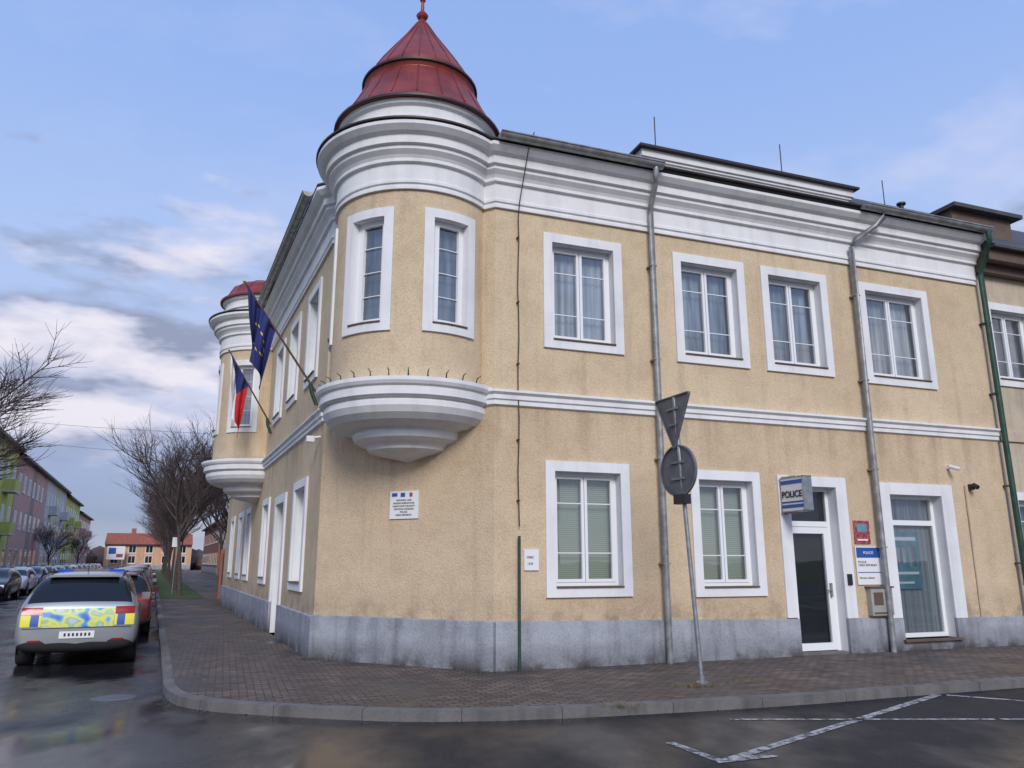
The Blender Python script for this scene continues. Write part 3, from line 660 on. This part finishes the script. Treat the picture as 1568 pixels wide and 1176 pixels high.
    tail(-.26,.26,.47,.58,'sign_white',.012); tail(-.74,.74,.26,.37,'black',.003); tail(-.80,.80,.625,.637,'black',.002)
    tail(-.24,.20,.50,.55,'sign_rim',.0135) if False else None
    for k in range(7): tail(-.2+k*.06,-.17+k*.06,.50,.55,'black',.0145)
    d.box(I,4.45,4.56,-.5,.5,.40,.52,'black')
    d.box(I,.36,.56,-.54,.54,1.43,1.462,paint); d.box(I,.185,.21,-.02,.32,1.10,1.115,'black')
    if police:
        tail(-.84,-.70,.66,.835,'yellow'); tail(.70,.84,.66,.835,'yellow'); tail(-.695,-.58,.66,.835,'blue'); tail(.58,.695,.66,.835,'blue'); tail(-.535,.535,.64,.93,'livery')
        tail(-.575,-.54,.66,.835,'yellow'); tail(.54,.575,.66,.835,'yellow')
        for k in range(14):
            for sgn in (-1,1):
                x=.40+k*.28
                if .38<x<1.2 or x>3.2: continue
                for q in (0,1): sidep(x,x+.275,.60+.13*q,.727+.13*q,sgn,'yellow' if (k+q)%2 else 'blue')
        d.box(I,1.75,2.0,-.56,.56,1.50,1.545,'lightbar'); d.box(I,1.745,2.005,-.30,.30,1.502,1.55,'sign_back'); d.tube([(1.0,0,1.49),(.8,0,1.85)],.006,'black',5)
    return shell,d
def car(name,mesh,s_,p_,flip=False):
    q=PL(s_,p_); e=empty(name,(q[0],q[1],-.12)); a=math.atan2(L.y,L.x)+(math.pi if flip else 0)
    for nm,me in (('body',mesh[0]),('wheels_and_lights',mesh[1])):
        o=bpy.data.objects.new(nm,me); S.collection.objects.link(o); o.parent=e
    e.rotation_euler=(0,0,a); return e
def mk_car(paint,police=False):
    sh,d=carmesh('car',paint,police); o=d.obj('tmp'); me=o.data; bpy.data.objects.remove(o); return sh,me
pc=mk_car('car_silver',True); CM=[mk_car(x) for x in ('car_red','car_black','car_white','car_silver','car_blue')]
car('police_car',pc,1.35,3.74).scale=(1.03,1.03,1.05)
for i,(s_,k) in enumerate(((7.0,0),(13.2,1),(18.8,3),(24.3,1),(29.9,4),(36,2),(41.5,1),(47,3),(53,0),(60,1),(66,2))): car('parked_car',CM[k],s_,3.5)
for i,k in enumerate((1,2,4,1,3,1,2,4,1,3,0,1,2)): car('parked_car',CM[k],33+i*5.9,9.55,True)
# ---------------------------------------------------------------- left street apartment blocks
def block(name,F,s0,s1,depth,h,mat,roofm,storeys=3,pitch=3.0,balc=False,wm='white',alt=None):
    e=empty(name,F(s0,0,0)); a=MB()
    a.hexa([F(s0,0,0),F(s1,0,0),F(s1,-depth,0),F(s0,-depth,0),F(s0,0,h),F(s1,0,h),F(s1,-depth,h),F(s0,-depth,h)],mat)
    a.face([F(s0-.1,.5,h+.02),F(s1+.1,.5,h+.02),F(s1+.1,-depth/2,h+pitch),F(s0-.1,-depth/2,h+pitch)],roofm)
    a.face([F(s0-.1,-depth-.5,h+.02),F(s1+.1,-depth-.5,h+.02),F(s1+.1,-depth/2,h+pitch),F(s0-.1,-depth/2,h+pitch)],roofm)
    a.box(F,s0,s1,0.0,.5,h-.18,h+.015,'tin_dark')
    for ss in (s0,s1): a.face([F(ss,0,h),F(ss,-depth,h),F(ss,-depth/2,h+pitch-.1)],mat)
    a.box(F,s0+.01,s1-.01,-.01,.05,0,.9,'plinth')
    fh=(h-1)/storeys; x=s0+1.1; i=0
    while x+1.5<s1:
        if alt and i%4==3: a.box(F,x-.45,x+1.95,-.01,.012,.95,h-.2,alt)
        for k in range(storeys):
            z=1.3+fh*k
            a.box(F,x,x+1.3,-.01,.025,z,z+1.4,'pvc'); 
            for q in (0,1): a.box(F,x+.08+q*.6,x+.62+q*.6,.0,.03,z+.08,z+1.32,'car_glass')
            if wm: a.box(F,x-.1,x+1.4,-.01,.05,z-.08,z,wm)
            if balc and i%4==1 and k>0:
                a.box(F,x-.5,x+1.9,.0,.8,z-.9,z-.78,'grey_wall'); a.box(F,x-.5,x+1.9,.76,.8,z-.78,z+.05,mat)
                for xx in (x-.5,x+1.86): a.box(F,xx,xx+.04,0.0,.76,z-.78,z+.05,mat)
        x+=2.9; i+=1
    for c0 in (s0+depth*.5,s1-depth*.5): a.box(F,c0-.4,c0+.4,-depth/2-.4,-depth/2+.4,h+pitch-.6,h+pitch+.9,'red_wall')
    fin(a,'shell',e)
FA=frame(PL(0,13.5),L,-NL)
block('apartment_building',FA,28,60,10,10.6,'green_wall','roof_tile',3,2.6,True,alt='brown_wall')
block('apartment_building',FA,60.3,80,10,10.3,'pink_wall','roof_tile',3,2.6,False,alt='brown_wall')
block('apartment_building',FA,80.3,100,10,10.3,'grey_wall','roof_tile',3,2.6,True,alt='green_wall')
block('apartment_building',FA,100.3,121,10,10.0,'green_wall','roof_tile',3,2.6,True,alt='grey_wall')
block('apartment_building',FA,121.3,145,10,9.0,'pink_wall','roof_orange',3,2.6,True)
FB=frame(PL(0,-4.5),L,NL)
block('gable_house',FB,25,38,9,5.5,'cream','roof_orange',2,3)
block('gable_house',FB,42,60,9,6,'red_wall','roof_tile',2,3)
block('gable_house',FB,64,84,9,6,'grey_wall','roof_orange',2,3)
block('gable_house',FB,88,120,9,6.5,'red_wall','roof_tile',2,3)
FD=frame(V(PL(150,11)),-NL,-L)
block('orange_house',FD,0,15,9,4.8,'orange_wall','roof_orange',2,2.2)
bb=MB(); bb.box(FD,.5,3.5,2,2.1,2.0,4.4,'sign_white'); bb.box(FD,.8,2,2.1,2.11,3.0,4.1,'blue'); bb.box(FD,2.1,3.2,2.1,2.11,2.4,3.0,'poster_red'); bb.box(FD,.7,.85,2.02,2.08,0,2.0,'box_grey'); bb.box(FD,3.1,3.25,2.02,2.08,0,2.0,'box_grey')
bb.obj('billboard')
hd_=MB()
for k in range(60):
    q=V(PL(158+random.uniform(-4,4),-20+k*1.2)); r=random.uniform(1.5,2.8)
    hd_.lathe((q.x,q.y),[(r*.6,0),(r,r*.5),(r*.9,r*1.0),(r*.45,r*1.5),(.01,r*1.7)],'twig',7)
hd_.obj('distant_hedge')
gt=MB()
for k in range(22): gt.box(FL,20.1+k*.2,20.1+k*.2+.17,-.3,-.26,.15,2.0,'wood_dark')
for x in (20.02,22.1,24.3): gt.box(FL,x,x+.22,-.4,-.16,0,2.2,'red_wall')
gt.obj('wooden_fence')
ss=MB(); q=PL(31,1.6); ss.tube([(q[0],q[1],0),(q[0],q[1],2.9)],.03,'pole_steel',6); FS=frame(q,NL,-L); ss.box(FS,-.22,.22,.03,.05,2.4,2.9,'sign_white'); ss.obj('parking_sign')
# ---------------------------------------------------------------- bare trees
def tree_mesh(seed,h,spread,levels,r0,nb):
    rnd=random.Random(seed); mb=MB()
    def limb(p,d,ln,r,lv):
        pts=[p]; n=4 if lv<2 else (3 if lv<3 else 2); dd=d.copy()
        for k in range(n):
            dd=(dd+V((rnd.uniform(-.16,.16),rnd.uniform(-.16,.16),.09 if lv else 0))).normalized(); pts.append(pts[-1]+dd*ln/n)
        mb.tube(pts,r,'bark' if lv<2 else 'twig',[8,5,4,3,3,3][lv],r*(.5 if lv else .6),cap=False)
        if lv>=levels: return
        m=nb[lv]
        for k in range(m):
            t=rnd.uniform(.3,1.0) if lv else .55+.45*(k+.5)/m
            x=t*n; i=min(int(x),n-1); q=pts[i].lerp(pts[i+1],x-i)
            a=rnd.uniform(0,6.28); ax=V((math.cos(a),math.sin(a),0)); td=(pts[i+1]-pts[i]).normalized()
            nd=(td*rnd.uniform(.55,.95)+(ax-td*ax.dot(td))*spread*rnd.uniform(.6,1.1)).normalized()
            limb(q,nd,ln*rnd.uniform(.5,.72),max(r*.5,.0055),lv+1)
    limb(V((0,0,-.1)),V((0,0,1)),h*.55,r0,0)
    o=mb.obj('t'); me=o.data; bpy.data.objects.remove(o); return me
T1=tree_mesh(3,7.6,.62,4,.11,[9,7,6,4]); T2=tree_mesh(11,8.0,.58,4,.12,[9,7,6,4]); T3=tree_mesh(5,13,.9,4,.2,[8,7,7,6])
def tree(me,x,y,sc,rz):
    o=bpy.data.objects.new('bare_tree',me); S.collection.objects.link(o); o.location=(x,y,0); o.scale=(sc,)*3; o.rotation_euler=(0,0,rz)
for i in range(12):
    q=PL(29+i*7,1.3+random.uniform(-.1,.1)); tree((T1,T2)[i%2],q[0],q[1],random.uniform(.9,1.12),i*1.7)
for s_,p_,k in ((31,-2.5,1.2),(42,-2.2,1.2),(54,-2.5,1.15)):
    q=PL(s_,p_); tree(T2,q[0],q[1],k,s_)
q=PL(24.2,12.2); tree(T3,q[0],q[1],.98,1.0)
for s_ in (75,105): q=PL(s_,11.9); tree(T1,q[0],q[1],.7,s_)
ow=MB()
for p,q in (((-60,60,17),PL(22,-.5)+(7.2,)),((-55,50,14.2),PL(24,-1)+(6.4,))):
    p=V(p);q=V(q); ow.tube([p.lerp(q,t/10)-V((0,0,1.2*math.sin(math.pi*t/10))) for t in range(11)],.008,'sign_back',4)
ow.obj('overhead_wires')
# ---------------------------------------------------------------- world, sun, camera
w=bpy.data.worlds.new('World'); S.world=w; w.use_nodes=True; nt=w.node_tree
try:
    w.cycles.sampling_method='MANUAL'; w.cycles.sample_map_resolution=256
except Exception: pass
bg=nt.nodes['Background']; bg.inputs['Strength'].default_value=.12
sun_el=math.radians(32); hd=V((.12,-.99)).normalized(); rot=math.atan2(hd.x,hd.y)
sky=nt.nodes.new('ShaderNodeTexSky'); sky.sky_type='NISHITA'; sky.sun_disc=False; sky.sun_elevation=sun_el; sky.sun_rotation=rot; sky.altitude=200; sky.dust_density=1.0
tc=nt.nodes.new('ShaderNodeTexCoord'); sx=nt.nodes.new('ShaderNodeSeparateXYZ'); nt.links.new(tc.outputs['Generated'],sx.inputs[0])
K_=1/.12
grad=ramp(nt,sx.outputs['Z'],[(.0,(.46,.50,.62)),(.05,(.27,.34,.54)),(.11,(.30,.38,.62)),(.19,(.52,.61,.88)),(.34,(.46,.61,.96)),(.55,(.34,.51,.95)),(1,(.25,.42,.85))])
def scale(c,k):
    m=nt.nodes.new('ShaderNodeVectorMath'); m.operation='SCALE'; nt.links.new(c,m.inputs[0]); m.inputs['Scale'].default_value=k; return m.outputs[0]
basec=mul(nt,sky.outputs['Color'],scale(grad,K_),.88,'MIX')
mp=nt.nodes.new('ShaderNodeMapping'); mp.inputs['Scale'].default_value=(1.6,1.6,4.8); mp.inputs['Location'].default_value=(.3,.7,.2); nt.links.new(tc.outputs['Generated'],mp.inputs['Vector'])
cn=noise(nt,mp.outputs['Vector'],2.0,5,.60)
zb=ramp(nt,sx.outputs['Z'],[(0,(.40,)*3),(.09,(.42,)*3),(.14,(.64,)*3),(.24,(.66,)*3),(.29,(.50,)*3),(.34,(.50,)*3),(.42,(.30,)*3),(1,(.25,)*3)])
bst=math2(nt,'ADD',math2(nt,'MULTIPLY',math2(nt,'SUBTRACT',zb,.5),.9),math2(nt,'MULTIPLY',sx.outputs['X'],-.05))
cov=ramp(nt,math2(nt,'ADD',cn,bst),[(.47,(0,0,0)),(.62,(.92,.92,.92))])
cn2=noise(nt,mp.outputs['Vector'],4.2,4,.55)
hi=maprange(nt,sx.outputs['Z'],.24,.34,0,-.09)
ccol=ramp(nt,math2(nt,'ADD',cn2,hi),[(.38,(.30,.34,.48)),(.48,(.66,.66,.80)),(.60,(.88,.84,.92))])
mid_=mul(nt,basec,scale(ccol,K_),cov,'MIX')
mp2=nt.nodes.new('ShaderNodeMapping'); mp2.inputs['Scale'].default_value=(1.2,2.2,3.2); mp2.inputs['Rotation'].default_value=(.2,.5,.4); nt.links.new(tc.outputs['Generated'],mp2.inputs['Vector'])
ci=noise(nt,mp2.outputs['Vector'],2.6,4,.62)
cif=math2(nt,'MULTIPLY',maprange(nt,ci,.50,.75,0,.45),maprange(nt,sx.outputs['X'],-.35,.35,.25,1))
fin_=mul(nt,mid_,(.78*K_,.76*K_,.92*K_),cif,'MIX')
nt.links.new(fin_,bg.inputs['Color'])
ld=bpy.data.lights.new('sun','SUN'); ld.energy=2.25; ld.angle=math.radians(22); ld.color=(1,.945,.87)
so=bpy.data.objects.new('sun',ld); S.collection.objects.link(so)
dv=V((hd.x*math.cos(sun_el),hd.y*math.cos(sun_el),math.sin(sun_el))); so.rotation_euler=dv.to_track_quat('Z','Y').to_euler(); so.location=(0,-5,30)
cd=bpy.data.cameras.new('camera'); cd.sensor_width=36; cd.lens=1177/1568*36; cd.clip_end=5000; cd.clip_start=.05
co=bpy.data.objects.new('camera',cd); S.collection.objects.link(co); co.location=(0,0,1.65); co.rotation_euler=(math.radians(103),0,0); S.camera=co
S.view_settings.view_transform='Standard'; S.view_settings.look='None'; S.view_settings.exposure=0
